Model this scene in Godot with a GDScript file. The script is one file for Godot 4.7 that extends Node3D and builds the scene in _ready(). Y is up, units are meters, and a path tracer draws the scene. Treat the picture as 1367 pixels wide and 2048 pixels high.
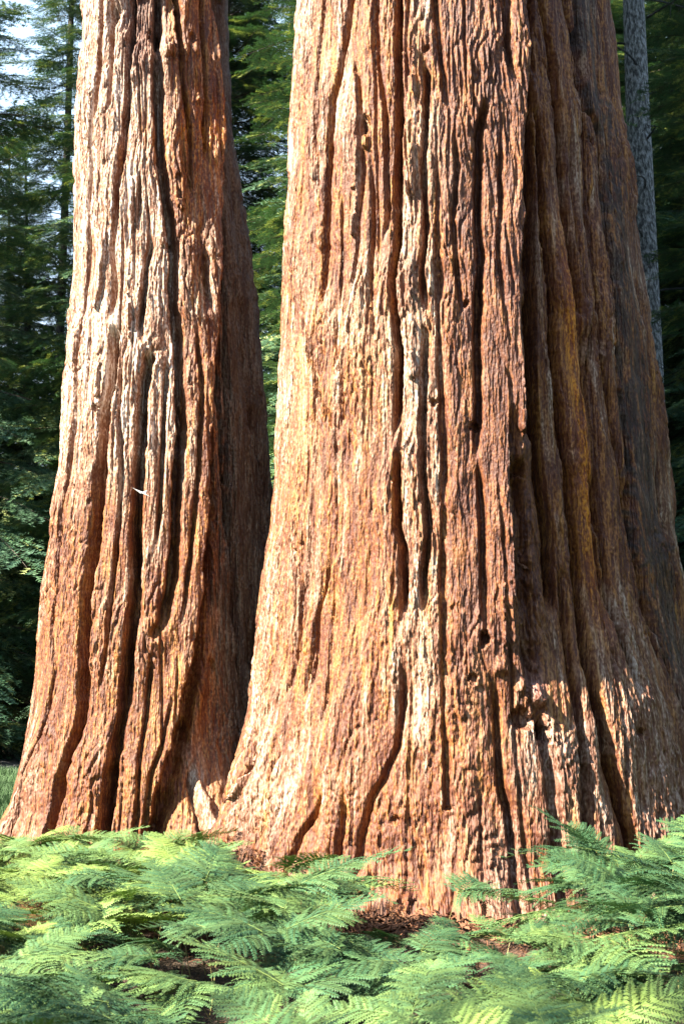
extends Node3D
# Two giant sequoia trunks above a bed of bracken, firs behind. Metres, y up; the camera looks along -z.

const DETAIL := 1.0   # grid fineness of the two trunks
var rng := RandomNumberGenerator.new()
var taken := {}

# ---------------------------------------------------------------- names and tags
func numbered(called: String) -> String:
	if not taken.has(called):
		taken[called] = 0
		return called
	taken[called] += 1
	return "%s_%03d" % [called, taken[called]]

func tag(o: Node, label: String, category: String, group := "", kind := "") -> Node:
	if label: o.set_meta("label", label)
	if category: o.set_meta("category", category)
	if group: o.set_meta("group", group)
	if kind: o.set_meta("kind", kind)
	return o

func thing(called: String, label: String, category: String, at := Vector3.ZERO, turn := 0.0, group := "") -> Node3D:
	var o := Node3D.new()
	o.name = numbered(called)
	add_child(o)
	o.position = at
	o.rotation.y = turn
	tag(o, label, category, group)
	return o

func part(called: String, mesh: Mesh, material: Material, parent: Node) -> MeshInstance3D:
	var m := MeshInstance3D.new()
	m.name = numbered(called) if parent == self else called
	m.mesh = mesh
	m.material_override = material
	parent.add_child(m, true)
	return m

# ---------------------------------------------------------------- mesh collecting
class Shape:
	var v := PackedVector3Array()
	var n := PackedVector3Array()
	var c := PackedColorArray()
	var uv := PackedVector2Array()
	var i := PackedInt32Array()
	var smooth := true
	func vert(p: Vector3, normal: Vector3, color := Color.WHITE, t := Vector2.ZERO) -> int:
		v.append(p); n.append(normal); c.append(color); uv.append(t)
		return v.size() - 1
	func tri(a: Vector3, b: Vector3, d: Vector3, color := Color.WHITE) -> void:
		var k := v.size()
		var nn := (d - a).cross(b - a).normalized()
		v.append(a); v.append(b); v.append(d)
		for j in 3:
			n.append(nn); c.append(color); uv.append(Vector2(v[k + j].x, v[k + j].z))
		i.append(k); i.append(k + 1); i.append(k + 2)
	func tube(pts: PackedVector3Array, radii: PackedFloat32Array, sides: int, color := Color.WHITE, vscale := 1.0) -> void:
		var k := v.size()
		var side := Vector3.RIGHT
		var far := 0.0
		for a in pts.size():
			var dir := (pts[mini(a + 1, pts.size() - 1)] - pts[maxi(a - 1, 0)]).normalized()
			if absf(dir.dot(side)) > 0.9: side = Vector3.FORWARD
			side = (side - dir * dir.dot(side)).normalized()
			var up := dir.cross(side)
			if a > 0: far += pts[a].distance_to(pts[a - 1])
			for s in sides + 1:
				var w := TAU * s / sides
				var nn := side * cos(w) + up * sin(w)
				vert(pts[a] + nn * radii[a], nn, color, Vector2(float(s) / sides, far * vscale))
		for a in pts.size() - 1:
			for s in sides:
				var q := k + a * (sides + 1) + s
				i.append_array([q, q + sides + 1, q + 1, q + 1, q + sides + 1, q + sides + 2])
	func mesh() -> ArrayMesh:
		var a := []
		a.resize(Mesh.ARRAY_MAX)
		a[Mesh.ARRAY_VERTEX] = v
		a[Mesh.ARRAY_NORMAL] = n
		a[Mesh.ARRAY_COLOR] = c
		a[Mesh.ARRAY_TEX_UV] = uv
		a[Mesh.ARRAY_INDEX] = i
		var m := ArrayMesh.new()
		m.add_surface_from_arrays(Mesh.PRIMITIVE_TRIANGLES, a)
		return m

func noise(s: int, freq := 1.0, octaves := 3, kind := FastNoiseLite.TYPE_SIMPLEX_SMOOTH) -> FastNoiseLite:
	var f := FastNoiseLite.new()
	f.seed = s
	f.noise_type = kind
	f.frequency = freq
	f.fractal_type = FastNoiseLite.FRACTAL_FBM if octaves > 1 else FastNoiseLite.FRACTAL_NONE
	f.fractal_octaves = octaves
	return f

func along(xs: Array, ys: Array, x: float) -> float:
	if x <= xs[0]: return ys[0]
	for k in range(1, xs.size()):
		if x <= xs[k]:
			return lerpf(ys[k - 1], ys[k], (x - xs[k - 1]) / (xs[k] - xs[k - 1]))
	return ys[-1]

func plain(color: Color, rough := 0.9, tinted := false) -> StandardMaterial3D:
	var m := StandardMaterial3D.new()
	m.albedo_color = color.linear_to_srgb()
	m.roughness = rough
	m.vertex_color_use_as_albedo = tinted
	m.cull_mode = BaseMaterial3D.CULL_DISABLED
	return m

# ---------------------------------------------------------------- bark textures (seamless, stretched upright)
func grain(s: int, freq: float, w: int, h: int, W: int, H: int, kind := FastNoiseLite.TYPE_SIMPLEX_SMOOTH, octaves := 3) -> PackedByteArray:
	var f := noise(s, freq, octaves, kind)
	if kind == FastNoiseLite.TYPE_CELLULAR:
		f.cellular_return_type = FastNoiseLite.RETURN_DISTANCE2_SUB
		f.cellular_jitter = 1.0
	var im := f.get_seamless_image(w, h)
	im.convert(Image.FORMAT_L8)
	im.resize(W, H, Image.INTERPOLATE_CUBIC)
	return im.get_data()

func bark_material() -> StandardMaterial3D:
	var S := 1024
	var fibre := grain(11, 0.050, S, 60, S, S)
	var fine := grain(12, 0.13, S, 110, S, S, FastNoiseLite.TYPE_SIMPLEX_SMOOTH, 2)
	var sliver := grain(13, 0.040, S, 190, S, S, FastNoiseLite.TYPE_CELLULAR, 2)
	var crumb := grain(15, 0.10, S, 480, S, S, FastNoiseLite.TYPE_SIMPLEX_SMOOTH, 2)
	var tone := grain(14, 0.012, S, 200, S, S)
	var bump := PackedByteArray()
	var col := PackedByteArray()
	bump.resize(S * S)
	col.resize(S * S * 3)
	for k in S * S:
		var a := fibre[k] / 255.0
		var b := fine[k] / 255.0
		var d := minf(sliver[k] / 255.0 * 2.2, 1.0)
		var e := crumb[k] / 255.0
		bump[k] = int(255.0 * clampf(0.34 * a + 0.22 * b + 0.24 * d + 0.22 * e, 0.0, 1.0))
		var t := tone[k] / 255.0
		# pale weathered flakes, with sun glints painted in, over red-brown fibre
		var g := clampf(0.46 + 0.75 * (a - 0.5) + 0.55 * (b - 0.5) + 0.5 * (t - 0.5) + 0.85 * (e - 0.5) + 0.2 * (d - 0.6), 0.0, 1.0)
		g = smoothstep(0.12, 0.95, g)
		col[k * 3] = int(255.0 * (0.52 + 0.48 * g))
		col[k * 3 + 1] = int(255.0 * (0.36 + 0.64 * g))
		col[k * 3 + 2] = int(255.0 * (0.25 + 0.75 * g))
	var m := StandardMaterial3D.new()
	m.albedo_texture = ImageTexture.create_from_image(Image.create_from_data(S, S, false, Image.FORMAT_RGB8, col))
	m.vertex_color_use_as_albedo = true
	m.roughness = 0.68
	m.metallic_specular = 0.5
	m.heightmap_enabled = true
	m.heightmap_texture = ImageTexture.create_from_image(Image.create_from_data(S, S, false, Image.FORMAT_L8, bump))
	m.heightmap_scale = 3.2
	m.uv1_triplanar = true
	m.uv1_triplanar_sharpness = 3.0
	m.uv1_scale = Vector3.ONE * 0.42
	return m

# ---------------------------------------------------------------- a furrowed trunk: a grid of depths that strokes are cut into
var T := {}          # the trunk being shaped
var cut := PackedFloat32Array()

func start_trunk(hs: Array, cs: Array, rs: Array, mean_r: float, step: float, s: int) -> void:
	var half := deg_to_rad(108.0)
	var nd := int(2.0 * half * mean_r / step)
	var top := 8.9
	var rows := int((top + 0.4) / (step * 1.15))
	T = {"hs": hs, "cs": cs, "rs": rs, "half": half, "nd": nd, "rows": rows, "dh": (top + 0.4) / rows, "dth": 2.0 * half / (nd - 1), "seed": s, "id": 0}
	T.wander = noise(s + 5, 1.0, 3)
	T.rad = PackedFloat32Array()
	T.mid = PackedFloat32Array()
	for j in rows + 1:
		T.rad.append(along(hs, rs, -0.4 + j * T.dh))
		T.mid.append(along(hs, cs, -0.4 + j * T.dh))
	cut = PackedFloat32Array()
	cut.resize(nd * (rows + 1))

func stroke(dep: float, wl: float, wr: float, p: Array, core: float, taper: float, swing := 1.0) -> void:
	# p: angle in degrees (0 faces +z, positive towards +x), height, from the top down
	T.id += 1
	var id: float = T.id * 17.3
	var pts := p.duplicate()
	if pts[1] > 7.35 and taper > 0.1:
		pts = [pts[0] + (pts[0] - pts[2]) * 0.4, 9.2] + pts
	if pts[-1] < 0.9 and taper > 0.1: pts.append_array([pts[-2] + (pts[-2] - pts[-4]) * 0.3, -0.5])
	var nd: int = T.nd
	var rows: int = T.rows
	var dh: float = T.dh
	var dth: float = T.dth
	var half: float = T.half
	var w: FastNoiseLite = T.wander
	var rad: PackedFloat32Array = T.rad
	var h0: float = pts[1]
	var h1: float = pts[-1]
	var open_top: bool = h0 > 9.0
	for k in range(0, pts.size() - 2, 2):
		var ha: float = pts[k + 1]
		var hb: float = pts[k + 3]
		if ha <= hb: continue
		var ja := mini(rows, int(ceil((ha + 0.4) / dh)))
		var jb := maxi(0, int(ceil((hb + 0.4) / dh)))
		for j in range(jb, ja):
			var h := -0.4 + j * dh
			var t := (ha - h) / (ha - hb)
			t = clampf(t, 0.0, 1.0)
			var r := rad[j]
			var th := deg_to_rad(lerpf(pts[k], pts[k + 2], lerpf(t, t * t * (3.0 - 2.0 * t), 0.6)))
			th += swing * (w.get_noise_2d(h * 0.8, id) * 0.013 + w.get_noise_2d(h * 7.0, id + 50.0) * 0.005) / r
			var d := dep * (0.95 + 0.40 * w.get_noise_2d(h * 1.3, id + 90.0)) + minf(dep, 0.04) * 0.15 * w.get_noise_2d(h * 14.0, id + 130.0)
			if not open_top: d *= smoothstep(0.0, taper, h0 - h)
			d *= smoothstep(0.0, taper, h - h1) if h1 > 0.9 else 1.0
			var cw := core * (1.0 + 0.7 * w.get_noise_2d(h * 3.0, id + 170.0)) + minf(core, 0.008) * 0.6 * w.get_noise_2d(h * 15.0, id + 210.0)
			var i0 := maxi(0, int((th + half - (4.0 * wl + cw) / r) / dth))
			var i1 := mini(nd - 1, int((th + half + (4.0 * wr + cw) / r) / dth) + 1)
			for i in range(i0, i1 + 1):
				var x := (-half + i * dth - th) * r
				var e := d
				if x < -cw:
					x = (x + cw) / wl
					e = d * (0.8 * exp(-0.9 * x * x) + 0.2 * exp(x) - 0.006)
				elif x > cw:
					x = (x - cw) / wr
					e = d * (0.8 * exp(-0.9 * x * x) + 0.2 * exp(-x) - 0.006)
				if e > 0.0:
					var q := j * nd + i
					var o := cut[q]
					cut[q] = (e + 0.3 * o) if e > o else (o + 0.3 * e)

func furrow(dep: float, wl: float, wr: float, p: Array) -> void:
	stroke(dep * 1.6, wl * 0.55, wr * 0.5, p, 0.005 + dep * (0.09 if wr < 0.055 else 0.15), 0.35)
	# broad rounding of the ridges on either side
	stroke(dep * 0.13, wl * 2.0 + 0.02, wr * 1.3 + 0.015, p, 0.0, 0.45, 0.8)

func plate(high: float, wide: float, p: Array) -> void:
	# a raised strip of bark with a ragged broken-off lower end
	T.id += 1
	var id: float = T.id * 17.3
	var w: FastNoiseLite = T.wander
	var rad: PackedFloat32Array = T.rad
	var h0: float = p[1]
	var h1: float = p[-1]
	for j in T.rows + 1:
		var h: float = -0.4 + j * T.dh
		if h > h0 or h < h1 - 0.1: continue
		var th := p[0] as float
		for k in range(0, p.size() - 2, 2):
			if h <= p[k + 1]: th = lerpf(p[k], p[k + 2], clampf((p[k + 1] - h) / (p[k + 1] - p[k + 3]), 0.0, 1.0))
		th = deg_to_rad(th) + w.get_noise_2d(h * 3.0, id) * 0.02 / rad[j]
		var t := (h0 - h) / (h0 - h1)
		var up := high * smoothstep(0.0, 0.7, t)
		var i0 := maxi(0, int((th + T.half - wide * 1.6 / rad[j]) / T.dth))
		var i1 := mini(T.nd - 1, int((th + T.half + wide * 1.6 / rad[j]) / T.dth) + 1)
		for i in range(i0, i1 + 1):
			var x: float = (-T.half + i * T.dth - th) * rad[j] / wide
			x += 0.35 * w.get_noise_2d(h * 7.0, id + 30.0 + signf(x) * 40.0)
			var end := h1 + 0.05 * w.get_noise_2d(x * 4.0, id + 70.0) + 0.05 * x * x
			cut[j * T.nd + i] -= up * smoothstep(1.0, 0.55, absf(x)) * smoothstep(end, end + 0.025, h)

func pit(deg: float, h: float, size: float, dep: float) -> void:
	T.id += 1
	var id: float = T.id * 7.7
	var th := deg_to_rad(deg)
	var w: FastNoiseLite = T.wander
	for j in T.rows + 1:
		var y: float = (-0.4 + j * T.dh - h) / (size * 1.15)
		if absf(y) > 1.7: continue
		var r: float = T.rad[j]
		var i0 := maxi(0, int((th + T.half - 1.7 * size / r) / T.dth))
		var i1 := mini(T.nd - 1, int((th + T.half + 1.7 * size / r) / T.dth) + 1)
		for i in range(i0, i1 + 1):
			var x: float = (-T.half + i * T.dth - th) * r / size
			var d := sqrt(x * x + y * y) * (1.0 + 0.6 * w.get_noise_2d(x * 0.8 + id, y * 0.5) + 0.25 * w.get_noise_2d(x * 3.0 + id, y * 1.2))
			var e := smoothstep(1.15, 0.35, d)
			cut[j * T.nd + i] += dep * e

func random_cracks(count: int, low: float, high: float, longest: float, dep: float, wide: float, from := -100.0, to := 100.0) -> void:
	for k in count:
		var a := rng.randf_range(from, to)
		var h := rng.randf_range(low, high)
		var l := rng.randf_range(0.2, 1.0) * longest
		var lean := rng.randfn(0.0, 1.6) * l
		var d := dep * rng.randf_range(0.5, 1.3)
		var w := wide * rng.randf_range(0.6, 1.5)
		var right := rng.randf_range(1.0, 2.6)
		stroke(d, w, w * right, [a, h, a + lean * 0.5, h - l * 0.5, a + lean, h - l], 0.003, l * 0.25, 0.8)

func finish_trunk(tree: Node3D, material: Material, tiles: int, paint: Callable, swell: Callable) -> void:
	var nd: int = T.nd
	var rows: int = T.rows
	var half: float = T.half
	var s: int = T.seed
	var ridge := noise(s + 20, 1.0, 2)
	var fibre := noise(s + 21, 1.0, 2)
	var slat := noise(s + 24, 1.0, 1, FastNoiseLite.TYPE_CELLULAR)
	slat.cellular_return_type = FastNoiseLite.RETURN_DISTANCE2_SUB
	var flake := noise(s + 22, 1.0, 1, FastNoiseLite.TYPE_CELLULAR)
	flake.cellular_return_type = FastNoiseLite.RETURN_DISTANCE2_SUB
	var lump := noise(s + 23, 1.0, 3)
	var nb := 56
	var cols := nd + nb
	var ths := PackedFloat32Array()
	for i in nd: ths.append(-half + i * T.dth)
	for i in nb: ths.append(half + (TAU - 2.0 * half) * (i + 1) / nb)
	var hh := PackedFloat32Array()
	for j in rows + 1: hh.append(-0.4 + j * T.dh)
	for k in 60: hh.append(hh[-1] + 0.06 + 0.012 * k)
	var top := hh.size()
	var v := PackedVector3Array()
	var c := PackedColorArray()
	var uv := PackedVector2Array()
	v.resize(cols * top); c.resize(cols * top); uv.resize(cols * top)
	var sn := PackedFloat32Array()
	var cn := PackedFloat32Array()
	for t in ths: sn.append(sin(t)); cn.append(cos(t))
	var c0: float = T.cs[1]
	for j in top:
		var h := hh[j]
		var r0: float
		var cx: float
		if j <= rows: r0 = T.rad[j]; cx = T.mid[j] - c0
		else:
			r0 = maxf(0.15, T.rad[rows] - (h - hh[rows]) * 0.018); cx = T.mid[rows] - c0
		var low := smoothstep(1.6, 0.0, h)
		for i in cols:
			var d := 0.0
			if i < nd: d = cut[mini(j, rows) * nd + i]
			var bulge: float = swell.call(rad_to_deg(ths[i]), h)
			var X := sn[i] * r0
			var Z := cn[i] * r0
			var warp := lump.get_noise_3d(X * 1.3, h * 0.7, Z * 1.3)
			var a := ridge.get_noise_3d(X * 7.5 + warp, h * 0.24, Z * 7.5 + warp)
			var b := fibre.get_noise_3d(X * 34.0 + warp * 3.0, h * 1.0, Z * 34.0)
			var f := flake.get_noise_3d(X * 30.0 + warp * 2.0, h * (3.6 + 4.0 * low) + b * 0.4, Z * 30.0) + 1.0
			var g := slat.get_noise_3d(X * 11.0 + warp * 2.5, h * (1.1 + 2.0 * low) + a * 0.5, Z * 11.0) + 1.0
			var rel := 0.017 * (a - 0.6 * absf(a)) + 0.009 * b + (0.008 * smoothstep(0.02, 0.30, f) + 0.011 * smoothstep(0.02, 0.20, g)) * clampf(0.85 + 2.0 * warp, 0.12, 1.8) + 0.035 * warp + bulge
			if low > 0.0:
				var wr := fibre.get_noise_3d(X * 4.0, h * 16.0, Z * 4.0)
				rel += low * (0.05 * lump.get_noise_3d(X * 2.6 + 9.0, h * 2.0, Z * 2.6) - 0.016 * maxf(0.0, wr))
			var r := r0 - 0.028 - d + rel
			var q := j * cols + i
			v[q] = Vector3(cx + sn[i] * r, h, cn[i] * r)
			uv[q] = Vector2(ths[i] / TAU * tiles, -h / (TAU * 1.9 / tiles))
			c[q] = paint.call(ths[i], h, d, warp, a, b, f - 0.5)
	var n := PackedVector3Array()
	n.resize(cols * top)
	for j in top:
		var jd := maxi(j - 1, 0) * cols
		var ju := mini(j + 1, top - 1) * cols
		for i in cols:
			var il := i - 1 if i > 0 else cols - 2
			var ir := i + 1 if i < cols - 1 else 1
			n[j * cols + i] = (v[ju + i] - v[jd + i]).cross(v[j * cols + ir] - v[j * cols + il]).normalized() * -1.0
	var ix := PackedInt32Array()
	ix.resize((cols - 1) * (top - 1) * 6)
	var at := 0
	for j in top - 1:
		for i in cols - 1:
			var q := j * cols + i
			ix[at] = q; ix[at + 1] = q + cols; ix[at + 2] = q + 1
			ix[at + 3] = q + 1; ix[at + 4] = q + cols; ix[at + 5] = q + cols + 1
			at += 6
	var arr := []
	arr.resize(Mesh.ARRAY_MAX)
	arr[Mesh.ARRAY_VERTEX] = v
	arr[Mesh.ARRAY_NORMAL] = n
	arr[Mesh.ARRAY_COLOR] = c
	arr[Mesh.ARRAY_TEX_UV] = uv
	arr[Mesh.ARRAY_INDEX] = ix
	var m := ArrayMesh.new()
	m.add_surface_from_arrays(Mesh.PRIMITIVE_TRIANGLES, arr)
	part("trunk", m, material, tree)

func on_trunk(deg: float, h: float, out: float) -> Vector3:
	# a point on the shaped trunk, in the tree's own axes
	var th := deg_to_rad(deg)
	var j := clampi(int((h + 0.4) / T.dh), 0, T.rows)
	var i := clampi(int((th + T.half) / T.dth), 0, T.nd - 1)
	var r: float = T.rad[j] - cut[j * T.nd + i] + out
	return Vector3(T.mid[j] - T.cs[1] + sin(th) * r, h, cos(th) * r)

# ---------------------------------------------------------------- bracken
func frond_mesh(s: int, length: float, hue: float) -> ArrayMesh:
	var r := RandomNumberGenerator.new()
	r.seed = s
	var sh := Shape.new()
	var pairs := 13
	var droop := r.randf_range(0.25, 0.8)
	var twist := r.randf_range(-0.25, 0.25)
	var spine := func(x: float) -> Vector3:
		return Vector3(x, 0.06 * x - droop * x * x * 0.9, twist * x * x * 0.6)
	var pts := PackedVector3Array()
	var rr := PackedFloat32Array()
	for k in 9:
		pts.append(spine.call(length * k / 8.0))
		rr.append(0.0022 * (1.0 - k / 9.5))
	sh.tube(pts, rr, 4, Color(0.16, 0.22, 0.07))
	for p in pairs:
		var t := (p + 0.6) / pairs
		for side in [-1.0, 1.0]:
			var x := length * (t + r.randf_range(-0.012, 0.012))
			var base: Vector3 = spine.call(x)
			var long := length * (0.47 * pow(1.0 - t, 0.85) + 0.035) * r.randf_range(0.88, 1.08)
			if p == 0: long *= 0.92
			var ang := deg_to_rad(lerpf(68.0, 42.0, t) + r.randf_range(-5, 5))
			var dir := Vector3(cos(ang), r.randf_range(-0.02, 0.16), sin(ang) * side).normalized()
			var up := Vector3(-0.1, 1.0, 0.0)
			var tone := Color(0.060, 0.142, 0.068).lerp(Color(0.140, 0.200, 0.050), clampf(hue + r.randf_range(-0.25, 0.25), 0, 1)) * r.randf_range(0.75, 1.2) * (0.64 + 0.70 * hue)
			if hue < 0.0: tone = Color(0.105, 0.060, 0.024).lerp(Color(0.06, 0.032, 0.016), r.randf())
			var bend := r.randf_range(0.8, 2.2)
			var steps := maxi(4, int(long / 0.0115))
			var prev := base
			for k in steps:
				var u := (k + 0.5) / steps
				var at := base + dir * long * u - Vector3(0, bend * long * long * u * u, 0) + Vector3(0.10 * long * u * u, 0, 0)
				var ahead := (at - prev).normalized() if k > 0 else dir
				var across := ahead.cross(up).normalized()
				var pl := (0.17 * long * pow(1.0 - u, 0.8) + 0.010) * r.randf_range(0.8, 1.15)
				pl = minf(pl, 0.045)
				for q in [-1.0, 1.0]:
					var tip: Vector3 = at + (across * q * 0.9 + ahead * 0.42).normalized() * pl + Vector3(0, -pl * r.randf_range(0.0, 0.35), 0)
					var w := 0.0066 + 0.05 * pl
					var mid: Vector3 = at.lerp(tip, 0.45) + Vector3(0, 0.0015, 0)
					sh.tri(at - ahead * w * 0.8, mid + ahead * w, mid - ahead * w * 0.7, tone)
					sh.tri(mid + ahead * w, tip, mid - ahead * w * 0.7, tone)
				if k > 0:
					var mw := across * 0.0011
					sh.tri(prev - mw, at, prev + mw, Color(0.14, 0.21, 0.07))
				prev = at
	return sh.mesh()

var fronds := []
var fern_mat: StandardMaterial3D
var stem_mat: StandardMaterial3D
var stems := []

func make_fern(label: String, group: String, at: Vector3, turn: float, high: float, size: float, count: int, kind: int, lift := 0.0) -> Node3D:
	var f := thing("bracken_fern", label, "fern", at, turn, group)
	var lean := rng.randf_range(0.1, 0.32)
	var st := part("stem", stems[rng.randi() % stems.size()], stem_mat, f)
	st.scale = Vector3(high * lean * 3.0, high, 1.0)
	var head := Vector3(high * lean, high, 0)
	for k in count:
		var m := part("frond", fronds[kind][rng.randi() % fronds[kind].size()], fern_mat, f)
		var away: float = [0.0, 62.0, -62.0, 118.0, -118.0][k] + rng.randf_range(-14, 14)
		var sc: float = size * [1.0, 0.78, 0.78, 0.6, 0.6][k] * rng.randf_range(0.88, 1.12)
		var down: float = [0.0, 0.02, 0.03, 0.10, 0.11][k]
		m.position = head - Vector3(down * high * lean, down * high, 0)
		m.rotation = Vector3(rng.randf_range(-0.40, 0.40), deg_to_rad(away), lift + rng.randf_range(-0.22, 0.45))
		m.scale = Vector3.ONE * sc
	return f

# ---------------------------------------------------------------- firs
func fir_branch(s: int, length: float, colors: Array) -> ArrayMesh:
	var r := RandomNumberGenerator.new()
	r.seed = s
	var sh := Shape.new()
	var pts := PackedVector3Array()
	var rr := PackedFloat32Array()
	var sag := r.randf_range(0.05, 0.12)
	for k in 7:
		var x := length * k / 6.0
		pts.append(Vector3(x, -sag * x * x + 0.10 * x, 0.04 * sin(x * 3.0 + s)))
		rr.append(0.018 * length * 0.5 * (1.0 - k / 6.5))
	sh.tube(pts, rr, 4, Color(0.06, 0.045, 0.035))
	var twigs := int(length / 0.065)
	for k in twigs:
		var t := 0.14 + 0.86 * (k + 0.5) / twigs
		for side in [-1.0, 1.0]:
			if r.randf() < 0.12: continue
			var x := length * t
			var b := Vector3(x, -sag * x * x + 0.10 * x, 0)
			var long := length * 0.40 * pow(1.0 - t, 0.7) * r.randf_range(0.6, 1.1) + 0.10
			var a := deg_to_rad(r.randf_range(40, 66))
			var dir := Vector3(cos(a), r.randf_range(-0.35, 0.1), sin(a) * side).normalized()
			var tone: Color = (colors[0] as Color).lerp(colors[1], r.randf()) * r.randf_range(0.75, 1.2)
			if r.randf() < 0.15: tone = colors[2]  # odd twigs painted bright as sun dapples
			shoot(sh, r, b, dir, long, tone, 2)
	shoot(sh, r, pts[6], Vector3(1, -0.2, 0), 0.25, colors[1], 1)
	return sh.mesh()

func shoot(sh: Shape, r: RandomNumberGenerator, b: Vector3, dir: Vector3, long: float, tone: Color, depth: int) -> void:
	var across := dir.cross(Vector3.UP).normalized()
	var up := across.cross(dir)
	var n := maxi(3, int(long / 0.034))
	for k in n:
		var u := (k + 0.5) / n
		var at := b + dir * long * u - Vector3(0, 0.25 * long * long * u * u, 0)
		for q in [-1.0, 1.0]:
			var nl := 0.058 * r.randf_range(0.8, 1.25)
			var tip: Vector3 = at + (across * q + dir * 0.75 + up * r.randf_range(-0.15, 0.6)).normalized() * nl
			sh.tri(at - dir * 0.012, tip, at + dir * 0.012, tone)
	sh.tri(b - across * 0.004, b + dir * long * 0.95 - Vector3(0, 0.22 * long * long, 0), b + across * 0.004, Color(0.07, 0.05, 0.03))
	if depth > 1 and long > 0.22:
		var m := int(long / 0.12)
		for k in m:
			var u := (k + 0.7) / (m + 0.4)
			var q := -1.0 if k % 2 else 1.0
			var d2 := (dir + across * q * 0.85 + Vector3(0, r.randf_range(-0.35, 0.05), 0)).normalized()
			shoot(sh, r, b + dir * long * u - Vector3(0, 0.25 * long * long * u * u, 0), d2, long * 0.42 * (1.1 - u), tone * r.randf_range(0.85, 1.15), depth - 1)

var fir_branches := []
var sun_tinted_branches := []
var needle_mat: StandardMaterial3D
var grey_bark: StandardMaterial3D

func fir_tree(label: String, at: Vector3, high: float, from: float, spread: float, density := 1.0, thick := 0.22, s := 1, fresh := false) -> Node3D:
	var r := RandomNumberGenerator.new()
	r.seed = s * 77 + 5
	var o := thing("fir_tree", label, "fir", at, 0.0, "firs standing behind the giant trunks")
	var sh := Shape.new()
	var pts := PackedVector3Array()
	var rr := PackedFloat32Array()
	for k in 13:
		var t := k / 12.0
		pts.append(Vector3(0.12 * sin(t * 5.0 + s), high * t - 0.3, 0.10 * cos(t * 4.0 + s)))
		rr.append(thick * (1.0 - 0.93 * t) + (0.08 if k == 0 else 0.0))
	sh.tube(pts, rr, 14, Color(0.09, 0.085, 0.085), 0.6)
	part("trunk", sh.mesh(), grey_bark, o)
	var places: Array[Transform3D] = []
	var y := from
	while y < high - 0.3:
		var t := (y - from) / (high - from)
		var reach := spread * (1.0 - 0.92 * pow(t, 1.15)) * r.randf_range(0.75, 1.1)
		var whorl := int(r.randf_range(4.0, 6.9) * density + 0.5)
		var a0 := r.randf() * TAU
		for k in whorl:
			var a := a0 + TAU * k / whorl + r.randf_range(-0.3, 0.3)
			var sc := reach / 2.2 * r.randf_range(0.7, 1.15)
			var tilt := lerpf(-0.32, 0.40, t) + r.randf_range(-0.16, 0.16)
			var b := Basis(Vector3.UP, a) * Basis(Vector3(0, 0, 1), tilt) * Basis(Vector3(1, 0, 0), r.randf_range(-0.35, 0.35))
			places.append(Transform3D(b.scaled(Vector3.ONE * maxf(sc, 0.25)), Vector3(0, y + r.randf_range(-0.15, 0.15), 0)))
		y += r.randf_range(0.34, 0.62) / density
	var kinds := sun_tinted_branches if fresh else fir_branches  # the tinted set has sunlight put into its green
	for kind in kinds.size():
		var mine: Array[Transform3D] = []
		for k in range(kind, places.size(), kinds.size()): mine.append(places[k])
		var mm := MultiMesh.new()
		mm.transform_format = MultiMesh.TRANSFORM_3D
		mm.mesh = kinds[kind]
		mm.instance_count = mine.size()
		for k in mine.size(): mm.set_instance_transform(k, mine[k])
		var mi := MultiMeshInstance3D.new()
		mi.name = "crown"
		mi.multimesh = mm
		mi.material_override = needle_mat
		o.add_child(mi, true)
		mi.set_meta("kind", "stuff")
	return o

func scatter(called: String, mesh: Mesh, material: Material, places: Array[Transform3D], label: String, category: String) -> MultiMeshInstance3D:
	var mm := MultiMesh.new()
	mm.transform_format = MultiMesh.TRANSFORM_3D
	mm.mesh = mesh
	mm.instance_count = places.size()
	for k in places.size(): mm.set_instance_transform(k, places[k])
	var mi := MultiMeshInstance3D.new()
	mi.name = numbered(called)
	mi.multimesh = mm
	mi.material_override = material
	add_child(mi)
	tag(mi, label, category, "", "stuff")
	return mi

var ground_noise: FastNoiseLite
func ground_y(x: float, z: float) -> float:
	var y := 0.05 * ground_noise.get_noise_2d(x * 0.9, z * 0.9) + 0.10 * ground_noise.get_noise_2d(x * 0.2 + 40.0, z * 0.2)
	var db := Vector2(x - 1.24, z + 13.5).length() - 2.4
	var dl := Vector2(x + 1.88, z + 15.0).length() - 1.65
	y += 0.03 * exp(-maxf(db, 0.0) * 1.6) + 0.12 * exp(-maxf(dl, 0.0) * 1.6)
	return y * smoothstep(-1.5, -5.0, z)

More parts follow.
